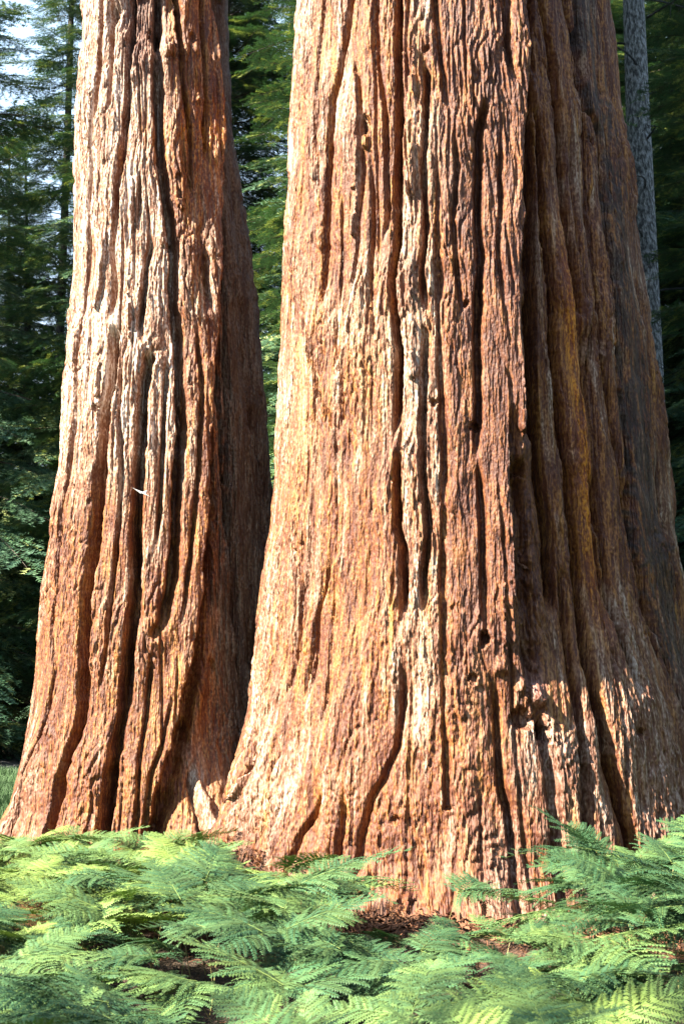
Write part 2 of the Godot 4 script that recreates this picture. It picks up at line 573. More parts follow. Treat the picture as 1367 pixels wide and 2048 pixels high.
func _ready() -> void:
	rng.seed = 4711
	# ---- camera
	var cam := Camera3D.new()
	cam.name = "camera"
	cam.position = Vector3(0, 2.1, 0)
	cam.rotation.x = 0.09254
	cam.fov = 38.0
	cam.near = 0.1
	cam.far = 400.0
	var lens := CameraAttributesPhysical.new()
	lens.frustum_focal_length = 34.85
	lens.frustum_focus_distance = 12.0
	lens.exposure_aperture = 4.0
	cam.attributes = lens
	add_child(cam)
	cam.current = true
	# ---- sky
	var sm := ProceduralSkyMaterial.new()
	sm.sky_top_color = Color(0.70, 0.84, 0.99)
	sm.sky_horizon_color = Color(0.90, 0.95, 1.0)
	sm.sky_curve = 0.16
	sm.ground_bottom_color = Color(0.10, 0.09, 0.07)
	sm.ground_horizon_color = Color(0.30, 0.32, 0.30)
	sm.sky_energy_multiplier = 0.62
	sm.sun_angle_max = 4.0
	var sky := Sky.new()
	sky.sky_material = sm
	var env := Environment.new()
	env.background_mode = Environment.BG_SKY
	env.sky = sky
	env.tonemap_mode = Environment.TONE_MAPPER_LINEAR
	env.tonemap_exposure = 6.1
	env.sdfgi_enabled = true
	env.ssao_enabled = true
	env.ssil_enabled = true
	var we := WorldEnvironment.new()
	we.name = "world_environment"
	we.environment = env
	add_child(we)
	# ---- sun, from the left and a little from the front
	var sun := DirectionalLight3D.new()
	sun.name = "sun"
	sun.light_energy = 1.6
	sun.light_color = Color(1.0, 0.95, 0.86)
	sun.light_angular_distance = 0.5
	sun.shadow_enabled = true
	add_child(sun)
	var az := deg_to_rad(-70.0)
	var el := deg_to_rad(42.0)
	var to_sun := Vector3(sin(az) * cos(el), sin(el), cos(az) * cos(el))
	sun.look_at_from_position(to_sun * 50.0, Vector3.ZERO, Vector3.UP)

	setting()
	sequoias()
	forest()
	bracken()
	small_things()

# ---------------------------------------------------------------- ground, road, verge
func setting() -> void:
	ground_noise = noise(3, 1.0, 3)
	var sh := Shape.new()
	var xs := []
	var zs := []
	for k in 121: xs.append(-7.0 + 14.0 * k / 120.0)
	for k in range(1, 13): xs.push_front(-7.0 - 1.4 * k * (1 + k * 0.12 * k)); xs.append(7.0 + 1.4 * k * (1 + k * 0.12 * k))
	for k in 16: zs.append(300.0 - 300.0 * sqrt(k / 16.0))
	for k in 141: zs.append(-0.1 * k)
	for k in range(1, 26): zs.append(-14.0 - 0.5 * k * (1 + 0.035 * k * k))
	var tint := noise(6, 0.8, 3)
	for z in zs:
		for x in xs:
			var e := 0.05
			var y := ground_y(x, z)
			var nn := Vector3(ground_y(x - e, z) - ground_y(x + e, z), 2.0 * e, ground_y(x, z - e) - ground_y(x, z + e)).normalized()
			var t := clampf(0.5 + 0.8 * tint.get_noise_2d(x, z), 0.0, 1.0)
			sh.vert(Vector3(x, y, z), nn, Color(0.045, 0.028, 0.018).lerp(Color(0.13, 0.06, 0.032), t * smoothstep(3.9, 2.7, Vector2(x - 1.24, z + 13.5).length())), Vector2(x, z))
	var w := xs.size()
	for j in zs.size() - 1:
		for i in w - 1:
			var q := j * w + i
			sh.i.append_array([q, q + w, q + 1, q + 1, q + w, q + w + 1])
	var gm := StandardMaterial3D.new()
	gm.vertex_color_use_as_albedo = true
	gm.roughness = 0.95
	var gt := NoiseTexture2D.new()
	gt.noise = noise(8, 0.06, 4)
	gt.seamless = true
	gt.width = 512
	gt.height = 512
	gm.heightmap_enabled = true
	gm.heightmap_texture = gt
	gm.heightmap_scale = 3.0
	var g := part("ground", sh.mesh(), gm, self)
	g.set_meta("kind", "structure")
	tag(g, "brown forest floor under the ferns", "ground")
	# road behind the left trunk, running across
	var rs := Shape.new()
	for k in 41:
		var x := -40.0 + 2.0 * k
		for s in 2:
			rs.vert(Vector3(x, 0.05 + ground_y(x, -27.5) , -25.3 - 4.2 * s + 0.04 * x), Vector3.UP, Color.WHITE, Vector2(x, s))
	for k in 40:
		rs.i.append_array([k * 2, k * 2 + 1, k * 2 + 2, k * 2 + 2, k * 2 + 1, k * 2 + 3])
	var road := part("road", rs.mesh(), plain(Color(0.16, 0.17, 0.19), 0.85), self)
	tag(road, "grey road passing behind the left trunk", "road", "", "structure")

# ---------------------------------------------------------------- the two giants
var patch: FastNoiseLite
var streak: FastNoiseLite

func bark_color(th: float, h: float, d: float, warp: float, a: float, b: float, f: float, gold: float, orange: float, pale: float) -> Color:
	var p := patch.get_noise_3d(sin(th) * 1.5, h * 0.55, cos(th) * 1.5)
	var s := streak.get_noise_2d(th * 9.0, h * 0.35)
	var s2 := streak.get_noise_2d(th * 24.0 + 50.0, h * 0.5)
	var grey := clampf(0.15 + pale + 1.4 * p + 1.1 * s2 + 0.8 * a + 0.35 * f - d * 4.0, 0.0, 1.0)
	var c := Color(0.62, 0.245, 0.058).lerp(Color(1.06, 0.85, 0.70), grey)
	c = c.lerp(Color(0.36, 0.145, 0.05), clampf(0.9 * s + 0.4 * b - 0.05, 0.0, 0.75))
	c = c.lerp(Color(0.86, 0.42, 0.085), clampf(-1.5 * s2 - 0.15 + 0.5 * b, 0.0, 0.7))
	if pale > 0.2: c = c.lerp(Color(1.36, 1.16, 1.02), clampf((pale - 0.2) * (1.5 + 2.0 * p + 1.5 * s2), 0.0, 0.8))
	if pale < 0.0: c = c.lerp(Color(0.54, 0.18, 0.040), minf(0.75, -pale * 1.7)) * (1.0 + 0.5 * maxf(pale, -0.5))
	if gold > 0.0: c = c.lerp(Color(0.95, 0.52, 0.15), gold)
	if orange > 0.0: c = c.lerp(Color(1.35, 0.50, 0.02), orange)
	return c * 0.46

func paint_big(th: float, h: float, d: float, warp: float, a: float, b: float, f: float) -> Color:
	var deg := rad_to_deg(th)
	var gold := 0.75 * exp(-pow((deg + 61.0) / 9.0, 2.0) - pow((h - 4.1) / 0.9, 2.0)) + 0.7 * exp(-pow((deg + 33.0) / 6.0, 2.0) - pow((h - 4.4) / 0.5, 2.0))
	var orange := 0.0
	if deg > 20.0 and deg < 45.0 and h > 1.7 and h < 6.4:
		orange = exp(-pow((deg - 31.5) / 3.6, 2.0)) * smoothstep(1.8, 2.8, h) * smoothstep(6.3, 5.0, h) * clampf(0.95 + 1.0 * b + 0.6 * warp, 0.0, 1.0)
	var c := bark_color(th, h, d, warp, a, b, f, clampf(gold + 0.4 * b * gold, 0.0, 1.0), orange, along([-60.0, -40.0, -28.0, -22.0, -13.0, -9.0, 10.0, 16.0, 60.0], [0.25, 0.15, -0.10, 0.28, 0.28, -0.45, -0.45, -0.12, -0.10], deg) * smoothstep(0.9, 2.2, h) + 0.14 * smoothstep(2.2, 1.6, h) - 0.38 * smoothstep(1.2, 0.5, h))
	var dark_strip := smoothstep(0.0, 4.0, deg - along([1.5, 3.0, 4.6, 6.2, 8.0], [52.0, 51.5, 54.0, 55.5, 52.0], h) + 10.0 * b) * smoothstep(16.0, 6.0, deg - 54.0 + 14.0 * b) * smoothstep(0.8, 2.0, h)  # near-black ragged strip up the right edge of the bark
	c = c.lerp(Color(0.045, 0.030, 0.022), 0.85 * dark_strip)
	var mauve := smoothstep(2.6, 1.2, h) * smoothstep(-12.0, 6.0, deg) * clampf(0.55 + 1.4 * warp + 0.9 * a, 0.0, 0.9)
	c = c.lerp(Color(0.40, 0.285, 0.245), mauve)
	var pink := exp(-pow((deg - 9.0) / 2.4, 2.0) - pow((h - 1.78) / 0.14, 2.0))
	return c.lerp(Color(0.36, 0.20, 0.18), clampf(pink, 0.0, 1.0))

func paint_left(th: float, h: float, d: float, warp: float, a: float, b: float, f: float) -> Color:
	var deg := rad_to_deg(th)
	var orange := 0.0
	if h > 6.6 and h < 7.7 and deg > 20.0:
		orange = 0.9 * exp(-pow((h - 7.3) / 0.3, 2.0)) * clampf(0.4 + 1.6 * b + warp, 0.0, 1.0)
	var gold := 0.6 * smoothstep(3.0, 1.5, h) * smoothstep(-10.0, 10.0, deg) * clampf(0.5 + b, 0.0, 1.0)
	var c := bark_color(th, h, d, warp, a, b, f, gold, orange, 0.85 * smoothstep(2.8, 5.0, h) * smoothstep(22.0, 2.0, deg) - 0.12 * smoothstep(3.4, 1.8, h))  # upper sunlit face whitened: strong sun painted into the bark
	c = c.lerp(Color(0.31, 0.30, 0.25) * 0.30, 0.94 * smoothstep(-6.0, 10.0, deg - along([1.3, 2.8, 4.7, 7.6], [33.0, 34.0, 40.0, 60.0], h) + 14.0 * b))  # shade of the right flank painted in as dark grey-olive
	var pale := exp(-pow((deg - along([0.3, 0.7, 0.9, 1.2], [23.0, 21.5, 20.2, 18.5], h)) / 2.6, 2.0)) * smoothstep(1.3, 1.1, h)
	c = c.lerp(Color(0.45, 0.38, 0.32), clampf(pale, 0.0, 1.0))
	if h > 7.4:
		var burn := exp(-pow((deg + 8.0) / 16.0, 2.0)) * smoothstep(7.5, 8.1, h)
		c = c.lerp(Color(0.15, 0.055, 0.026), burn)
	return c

func swell_big(deg: float, h: float) -> float:
	# the crest that carries the sharp edge, and the flank that falls back behind it
	var e := along([0.0, 1.5, 2.5, 3.5, 4.5, 5.5, 6.6, 8.0], [9.0, 7.5, 6.5, 7.0, 11.5, 13.5, 17.0, 19.5], h)
	var x := deg - e
	var s := 0.0
	if x < 0.0: s = 0.07 * exp(-x * x / 60.0)
	else: s = 0.07 * exp(-x * x / 4.0) - 0.20 * smoothstep(0.0, 9.0, x) * smoothstep(75.0, 30.0, x)
	return s * smoothstep(1.4, 2.7, h) + 0.28 * exp(-pow((deg + 10.0) / 22.0, 2.0)) * smoothstep(0.55, -0.1, h) + 0.20 * exp(-pow((deg + 72.0) / 15.0, 2.0)) * smoothstep(1.7, 0.1, h)

func swell_left(deg: float, h: float) -> float:
	var e := along([0.4, 0.8, 1.3, 1.6, 2.1, 2.8, 3.4, 4.0, 4.7, 5.2, 6.0, 6.8, 7.6], [5.0, 7.0, 13.0, 17.0, 23.0, 27.0, 30.0, 31.0, 33.5, 37.5, 43.0, 50.0, 56.0], h)
	var x := deg - e
	var s := 0.0
	if x < 0.0: s = 0.11 * exp(-x * x / 160.0)
	else: s = 0.11 * exp(-x * x / 8.0) - 0.16 * smoothstep(0.0, 12.0, x) * smoothstep(70.0, 35.0, x)
	return s * smoothstep(0.2, 1.2, h) + 0.30 * exp(-pow((deg - 27.0) / 13.0, 2.0)) * smoothstep(1.35, 0.35, h)

func sequoias() -> void:
	patch = noise(31, 1.0, 3)
	streak = noise(32, 1.0, 3)
	var bark := bark_material()
	var hs := [-0.4, 0.0, 0.3, 0.6, 1.0, 1.5, 2.0, 2.6, 3.2, 4.0, 5.0, 6.0, 7.2, 9.0]
	# -- the big one
	var big := thing("giant_sequoia", "huge cinnamon red sequoia trunk filling the picture, deeply furrowed, its near flank in shade", "tree", Vector3(1.24, 0, -13.5))
	start_trunk(hs, [1.262, 1.24, 1.223, 1.208, 1.203, 1.197, 1.19, 1.184, 1.172, 1.154, 1.134, 1.109, 1.081, 1.05],
		[2.54, 2.45, 2.345, 2.255, 2.165, 2.07, 1.99, 1.91, 1.845, 1.778, 1.71, 1.645, 1.563, 1.45], 1.9, 0.0092 / DETAIL, 100)
	furrow(0.13, 0.022, 0.05, [-42.7, 7.68, -44.3, 7.43, -46.7, 7.13, -49.1, 6.83, -49.5, 6.39, -50.6, 6.04, -50.7, 5.64, -51.3, 5.24, -51.7, 4.96])
	furrow(0.05, 0.02, 0.03, [-55.1, 7.79, -57.4, 7.36, -57.3, 6.67, -55.2, 6.29, -56.0, 5.89])
	furrow(0.08, 0.02, 0.05, [-61.7, 5.00, -57.1, 4.66, -51.8, 4.29, -46.1, 4.01, -40.8, 3.86])
	furrow(0.06, 0.05, 0.02, [-44.9, 5.03, -43.7, 4.64, -41.6, 4.33, -40.2, 3.87])
	furrow(0.06, 0.02, 0.03, [-31.2, 7.60, -30.6, 7.06, -27.7, 6.56, -27.0, 5.73, -28.2, 5.43])
	furrow(0.11, 0.02, 0.04, [-23.2, 7.51, -23.3, 6.78, -24.0, 6.24, -24.1, 5.46, -25.7, 5.12, -24.4, 4.74, -23.8, 4.45, -24.2, 4.11, -24.7, 3.76])
	furrow(0.12, 0.018, 0.05, [-23.6, 3.78, -24.3, 3.46, -24.0, 3.09, -22.4, 2.89, -22.0, 2.53, -22.0, 2.24])
	furrow(0.055, 0.03, 0.05, [-21.6, 2.10, -21.4, 1.71, -22.2, 1.37, -24.7, 1.15, -27.7, 0.93, -29.0, 0.65, -29.8, 0.25])
	furrow(0.08, 0.018, 0.03, [-16.3, 7.09, -14.3, 6.86, -15.0, 6.42, -16.0, 6.10, -15.5, 5.56, -16.4, 5.14, -15.6, 4.76])
	furrow(0.09, 0.018, 0.035, [-16.0, 4.76, -16.7, 4.27, -17.1, 3.85, -16.7, 3.45, -15.9, 3.04, -16.8, 2.69, -16.6, 2.29])
	furrow(0.06, 0.015, 0.04, [-11.4, 7.51, -10.4, 7.18, -9.2, 6.78, -7.3, 6.49])
	furrow(0.035, 0.012, 0.06, [-12.7, 6.20, -11.7, 5.77, -12.5, 5.09, -12.3, 4.51, -11.7, 3.69, -12.0, 3.08, -12.6, 2.69, -12.1, 2.10, -11.9, 1.72, -11.5, 1.30, -11.1, 0.90])
	furrow(0.10, 0.03, 0.04, [3.9, 6.71, 0.6, 6.30, -0.7, 5.54, 0.1, 5.29, -1.2, 4.91, -1.9, 4.50, -2.1, 4.09, -3.0, 3.80, -2.9, 3.56])
	furrow(0.06, 0.03, 0.04, [-2.8, 3.68, -2.2, 3.08, -2.3, 2.68, -2.1, 2.33, -1.8, 2.14])
	furrow(0.08, 0.02, 0.05, [-0.9, 1.95, -0.7, 1.72, -0.5, 1.34, -0.1, 1.07, 1.1, 0.87, 1.6, 0.62, 1.4, 0.35])
	furrow(0.07, 0.03, 0.06, [11.5, 7.51, 10.9, 6.96, 12.3, 6.70])
	furrow(0.17, 0.02, 0.14, [19.0, 7.53, 19.4, 7.10, 17.2, 6.65, 15.3, 6.21, 14.1, 5.56, 12.7, 5.24, 11.6, 4.51, 11.1, 4.09, 10.8, 3.81, 8.2, 3.68])
	furrow(0.10, 0.015, 0.10, [6.9, 4.13, 6.4, 3.62, 6.3, 3.38, 6.4, 2.96])
	furrow(0.16, 0.02, 0.13, [8.3, 3.72, 6.6, 3.52, 6.4, 3.28, 6.4, 2.96, 6.2, 2.68, 6.8, 2.39, 7.2, 2.00, 7.3, 1.72])
	furrow(0.07, 0.03, 0.10, [7.5, 1.79, 8.9, 1.54, 10.2, 1.16, 10.3, 0.80, 9.9, 0.47])
	furrow(0.20, 0.05, 0.05, [22.3, 7.55, 19.8, 6.88, 18.1, 6.11, 17.1, 5.57, 15.1, 4.51, 14.8, 3.89, 15.2, 3.49, 16.6, 3.09, 16.0, 2.79, 16.0, 2.33])
	furrow(0.19, 0.05, 0.05, [23.3, 6.76, 23.4, 6.12, 23.6, 5.59, 24.6, 4.95, 24.0, 4.53, 24.7, 3.91, 25.8, 3.50, 25.5, 2.99, 25.1, 2.49, 24.4, 2.20, 24.3, 1.71, 24.8, 1.22, 26.0, 0.95, 27.1, 0.66])
	furrow(0.20, 0.05, 0.05, [30.2, 7.59, 33.2, 7.17, 33.3, 6.83, 34.2, 6.40, 33.8, 6.06, 34.3, 5.63, 35.3, 5.38, 36.9, 4.83])
	furrow(0.18, 0.05, 0.05, [46.4, 7.71, 50.1, 7.30, 47.4, 6.37, 45.9, 5.80, 46.0, 5.37, 45.0, 4.82, 44.9, 4.52])
	furrow(0.16, 0.04, 0.04, [43.1, 4.77, 45.1, 4.43, 47.5, 4.10, 48.3, 3.76, 48.0, 3.34, 49.1, 2.92, 48.5, 2.41, 49.8, 1.94])
	furrow(0.10, 0.03, 0.03, [36.5, 4.08, 37.3, 3.40, 37.5, 3.07, 36.1, 2.20, 36.8, 1.71])
	furrow(0.24, 0.05, 0.05, [52.8, 7.77, 52.0, 6.86, 56.9, 6.67, 56.8, 6.22, 56.0, 5.54, 54.5, 4.65, 54.1, 3.87, 49.9, 2.93, 51.7, 2.18])
	furrow(0.06, 0.03, 0.04, [23.3, 1.94, 24.2, 1.53, 25.5, 0.96, 26.4, 0.62])
	furrow(0.05, 0.02, 0.04, [-43.7, 2.96, -44.6, 2.67, -46.7, 2.38, -46.5, 1.90, -47.4, 1.62])
	furrow(0.05, 0.02, 0.03, [-40.8, 1.74, -42.2, 1.58, -43.8, 1.40])
	furrow(0.07, 0.03, 0.05, [-38.8, 1.04, -41.1, 0.85, -44.8, 0.61, -45.6, 0.38])
	furrow(0.06, 0.03, 0.05, [-33.5, 1.09, -33.7, 0.79, -33.8, 0.42])
	furrow(0.12, 0.05, 0.05, [-66.9, 1.51, -64.7, 1.14, -66.9, 0.97, -74.6, 0.78, -86.9, 0.56, -86.7, 0.38])
	furrow(0.06, 0.02, 0.05, [-62.7, 3.12, -59.9, 2.90, -53.7, 2.60, -53.3, 2.10, -56.8, 1.61])
	furrow(0.05, 0.02, 0.02, [10.5, 7.51, 10.7, 7.25, 11.2, 6.81])
	furrow(0.05, 0.01, 0.03, [-39.6, 7.21, -37.0, 6.66, -35.6, 6.16, -37.7, 5.56, -38.8, 4.92])
	furrow(0.04, 0.015, 0.03, [-33.3, 6.28, -31.9, 5.75, -32.4, 5.15, -30.5, 4.55])
	furrow(0.04, 0.015, 0.03, [-6.6, 6.45, -6.0, 6.06, -7.5, 5.55, -6.6, 5.08, -5.5, 4.75])
	furrow(0.04, 0.02, 0.03, [7.4, 6.45, 6.9, 5.85, 5.2, 5.34, 5.9, 4.75])
	furrow(0.045, 0.02, 0.03, [4.2, 4.50, 6.3, 4.25, 6.4, 3.97])
	plate(0.06, 0.045, [-18.9, 6.66, -19.5, 6.22, -19.2, 5.80])
	plate(0.05, 0.05, [-19.1, 7.53, -18.4, 7.01, -17.4, 6.69])
	plate(0.035, 0.05, [-39.0, 6.94, -38.3, 6.31, -38.3, 5.56])
	plate(0.04, 0.05, [-19.6, 5.70, -20.2, 4.94, -19.7, 4.27])
	plate(0.05, 0.04, [9.8, 4.75, 9.5, 4.26, 9.2, 3.81])
	plate(0.05, 0.06, [2.7, 2.96, 2.9, 2.57, 3.3, 2.14])
	pit(-35.4, 6.51, 0.075, 0.070)
	pit(-2.4, 2.18, 0.050, 0.110)
	pit(-4.7, 4.89, 0.030, 0.050)
	pit(-3.1, 3.88, 0.040, 0.050)
	pit(-14.1, 4.08, 0.035, 0.050)
	pit(4.7, 1.57, 0.090, 0.130)
	pit(9.7, 1.46, 0.060, 0.140)
	pit(-5.2, 1.89, 0.040, 0.060)
	pit(-21.5, 0.81, 0.040, 0.050)
	pit(8.0, 3.54, 0.060, 0.100)
	pit(51.9, 6.52, 0.040, 0.050)
	pit(34.3, 1.44, 0.050, 0.050)
	pit(-14.1, 7.10, 0.030, 0.040)
	pit(-57.4, 2.92, 0.050, 0.040)
	pit(-35.3, 6.36, 0.070, -0.050)
	pit(9.4, 1.74, 0.075, -0.090)
	pit(5.1, 1.84, 0.050, -0.060)
	pit(9.0, 1.97, 0.050, -0.050)
	pit(3.4, 2.68, 0.060, -0.050)
	pit(2.0, 1.98, 0.080, -0.050)
	pit(-26.4, 0.35, 0.090, -0.070)
	pit(-17.9, 0.28, 0.060, -0.070)
	pit(5.9, 2.76, 0.040, -0.050)
	plate(0.07, 0.06, [-66.9, 1.51, -64.7, 1.14, -66.9, 0.85])
	random_cracks(40, 0.0, 10.5, 4.5, 0.14, 0.024, 20.0, 100.0)
	random_cracks(110, 0.0, 10.5, 3.6, 0.034, 0.006)
	random_cracks(450, -0.2, 9.0, 0.7, 0.010, 0.005)
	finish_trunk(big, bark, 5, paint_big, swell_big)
	big_bits(big, bark)
	# -- the left one
	var left := thing("giant_sequoia", "slimmer sunlit sequoia trunk at the left, standing behind the huge one", "tree", Vector3(-1.876, 0, -15.0))
	start_trunk(hs, [-1.872, -1.876, -1.835, -1.809, -1.804, -1.795, -1.805, -1.801, -1.795, -1.779, -1.78, -1.812, -1.88, -1.92],
		[1.77, 1.68, 1.575, 1.49, 1.41, 1.322, 1.254, 1.198, 1.15, 1.098, 1.015, 0.95, 0.872, 0.80], 1.22, 0.0092 / DETAIL, 200)
	furrow(0.10, 0.02, 0.05, [-42.4, 8.59, -41.5, 7.93, -43.5, 7.51, -46.6, 7.05, -49.3, 6.03, -53.2, 5.13, -54.4, 4.74])
	furrow(0.07, 0.02, 0.05, [-54.7, 5.09, -54.4, 4.64, -53.8, 4.16, -57.3, 3.43, -53.8, 2.67, -56.8, 2.34, -49.7, 1.86, -50.2, 1.41, -60.7, 0.88, -59.7, 0.47, -53.9, 0.16])
	furrow(0.08, 0.02, 0.04, [-31.9, 8.54, -29.7, 8.02, -30.2, 7.46, -38.0, 7.31])
	furrow(0.09, 0.02, 0.05, [-16.2, 7.53, -20.4, 6.98, -25.1, 6.48, -29.5, 5.98, -27.2, 5.67, -28.9, 5.23])
	furrow(0.17, 0.02, 0.08, [-26.2, 5.27, -26.5, 4.68, -29.6, 4.41, -30.0, 4.00, -30.3, 3.52, -30.9, 3.04, -31.6, 2.57, -29.8, 1.87, -30.2, 1.42, -35.3, 0.96, -35.7, 0.47, -34.7, 0.21])
	furrow(0.06, 0.02, 0.03, [-6.3, 6.86, -8.6, 6.45, -11.1, 6.05])
	furrow(0.09, 0.02, 0.05, [-1.8, 6.14, -6.1, 5.69, -9.4, 5.20, -5.6, 4.95])
	furrow(0.16, 0.02, 0.07, [-4.0, 5.05, -7.2, 4.46, -7.9, 3.74, -8.2, 3.27, -6.8, 2.56, -8.4, 1.99, -9.4, 1.64, -11.5, 1.32, -12.6, 0.87, -13.2, 0.54])
	furrow(0.14, 0.02, 0.06, [4.6, 7.87, 4.8, 7.09, 6.8, 6.58, 9.3, 6.20, 10.9, 5.90, 10.2, 5.45, 12.2, 4.96, 13.0, 4.22, 12.4, 3.74, 11.8, 3.15, 10.7, 2.80, 7.0, 2.42, 3.3, 2.21])
	furrow(0.07, 0.02, 0.04, [20.5, 8.51, 21.7, 7.87, 26.5, 7.25, 23.6, 6.45])
	furrow(0.07, 0.025, 0.03, [39.5, 7.59, 36.3, 7.02, 36.1, 6.81])
	furrow(0.08, 0.03, 0.04, [29.1, 6.15, 29.2, 5.78, 30.1, 5.30])
	furrow(0.20, 0.02, 0.16, [51.5, 8.63, 55.4, 8.13, 57.5, 7.62, 50.5, 6.81, 42.9, 6.01, 37.6, 5.24, 33.4, 4.69, 31.0, 4.00, 30.1, 3.40, 27.3, 2.80, 22.4, 2.10, 16.5, 1.64, 13.0, 1.27, 10.2, 1.09, 6.5, 0.76, 4.3, 0.41])
	furrow(0.12, 0.03, 0.04, [66.4, 8.08, 69.9, 6.90, 54.4, 5.80, 50.1, 4.78, 46.7, 3.54, 48.2, 2.81, 49.7, 2.29])
	furrow(0.10, 0.03, 0.04, [33.2, 3.76, 31.4, 3.16, 27.9, 2.57, 22.9, 1.87, 17.9, 1.42, 16.2, 1.10])
	furrow(0.12, 0.03, 0.05, [91.4, 7.05, 91.4, 6.31, 82.6, 5.65, 74.9, 4.80, 69.9, 4.08])
	furrow(0.08, 0.03, 0.03, [45.8, 5.31, 43.9, 4.51, 43.4, 3.77, 43.9, 3.05])
	furrow(0.06, 0.015, 0.03, [5.8, 4.95, 4.5, 4.17, 4.1, 3.60, 3.2, 3.03])
	furrow(0.05, 0.015, 0.03, [-20.1, 4.96, -19.3, 4.37, -16.0, 3.70, -16.2, 3.13, -17.9, 2.33, -20.4, 1.64])
	furrow(0.05, 0.015, 0.03, [23.2, 5.27, 24.2, 4.67, 22.2, 3.99, 20.8, 3.27, 17.1, 2.66, 14.5, 2.28])
	furrow(0.05, 0.015, 0.03, [2.9, 2.15, 1.1, 1.64, -0.7, 1.11, -1.2, 0.58])
	furrow(0.08, 0.03, 0.05, [19.8, 1.19, 18.1, 0.84, 20.3, 0.40])
	furrow(0.05, 0.015, 0.03, [11.1, 1.73, 8.1, 1.33, 3.0, 0.93, 1.9, 0.58])
	plate(0.045, 0.04, [-35.7, 5.29, -34.5, 4.89, -34.5, 4.51])
	plate(0.045, 0.05, [6.9, 7.06, 5.2, 6.45, 6.3, 5.97])
	plate(0.05, 0.05, [-12.6, 6.35, -13.9, 5.65, -13.7, 5.06])
	plate(0.05, 0.04, [-32.7, 6.49, -35.5, 5.89, -38.5, 5.40])
	plate(0.05, 0.05, [14.5, 7.58, 15.6, 6.97, 18.0, 6.36])
	pit(-15.7, 8.11, 0.060, 0.100)
	pit(3.3, 8.20, 0.070, 0.120)
	pit(28.8, 3.83, 0.030, 0.060)
	pit(3.7, 2.26, 0.060, 0.060)
	pit(-46.4, 3.66, 0.025, 0.050)
	pit(-34.0, 4.42, 0.040, 0.100)
	pit(32.4, 1.96, 0.050, 0.050)
	pit(31.3, 8.18, 0.050, 0.040)
	pit(-4.1, 4.05, 0.030, 0.040)
	pit(9.3, 6.00, 0.050, 0.060)
	pit(14.2, 8.01, 0.070, -0.050)
	pit(33.2, 8.06, 0.060, -0.040)
	pit(35.4, 7.55, 0.050, -0.050)
	pit(48.9, 7.58, 0.050, -0.050)

	pit(-3.0, 8.42, 0.36, 0.13)
	for k in range(3, 8):
		pit([-36.0, -28.0, -21.0, -14.0, -6.0, 2.0, 11.0, 22.0][k], [7.28, 7.42, 7.56, 7.74, 7.9, 8.0, 8.06, 8.06][k], 0.085, -0.03)
	plate(0.09, 0.07, [18.2, 1.35, 20.4, 0.86, 21.6, 0.66, 23.3, 0.20])
	random_cracks(30, 0.0, 10.5, 4.5, 0.16, 0.026, 42.0, 100.0)
	random_cracks(80, 0.0, 10.5, 3.6, 0.034, 0.006)
	random_cracks(300, -0.2, 9.0, 0.7, 0.010, 0.005)
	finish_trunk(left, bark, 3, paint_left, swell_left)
	left_bits(left, bark)

func strip(tree: Node3D, called: String, material: Material, p: Array, wide: float, out: float, color: Color) -> void:
	var sh := Shape.new()
	var pts := PackedVector3Array()
	var rr := PackedFloat32Array()
	var count := p.size() / 2
	for k in (count - 1) * 6 + 1:
		var i := mini(k / 6, count - 2)
		var t := k / 6.0 - i
		var a: float = lerpf(p[i * 2], p[i * 2 + 2], t)
		var h: float = lerpf(p[i * 2 + 1], p[i * 2 + 3], t)
		pts.append(on_trunk(a, h, out))
		var u := k / float((count - 1) * 6)
		rr.append(wide * (0.35 + 0.65 * sin(PI * clampf(u * 0.9 + 0.08, 0, 1))) * (1.0 + 0.25 * sin(k * 1.9)))
	sh.tube(pts, rr, 9, color, 1.2)
	part(called, sh.mesh(), material, tree)

func big_bits(tree: Node3D, bark: Material) -> void:
	strip(tree, "broken_twig", bark, [6.4, 2.86, 7.6, 2.80, 9.2, 2.74], 0.022, 0.05, Color(0.42, 0.25, 0.15))

func left_bits(tree: Node3D, bark: Material) -> void:
	# a white sliver caught in the furrow
	var o := thing("white_sliver", "small white feathery sliver caught on the bark of the left trunk", "feather", tree.position + on_trunk(-3.8, 3.56, 0.05))
	var sh := Shape.new()
	sh.tri(Vector3(-0.09, 0.05, 0.0), Vector3(0.0, 0.012, 0.015), Vector3(-0.02, 0.0, 0.01))
	sh.tri(Vector3(-0.02, 0.0, 0.01), Vector3(0.0, 0.012, 0.015), Vector3(0.05, -0.018, 0.012))
	sh.tri(Vector3(0.0, 0.014, 0.016), Vector3(0.045, 0.03, 0.02), Vector3(0.03, -0.005, 0.014))
	part("vane", sh.mesh(), plain(Color(0.8, 0.8, 0.82), 0.7), o)
	var s2 := Shape.new()
	s2.tube(PackedVector3Array([Vector3(-0.09, 0.05, 0.003), Vector3(-0.01, 0.008, 0.016), Vector3(0.07, -0.03, 0.012)]), PackedFloat32Array([0.001, 0.004, 0.001]), 5)
	part("shaft", s2.mesh(), plain(Color(0.75, 0.75, 0.75), 0.6), o)

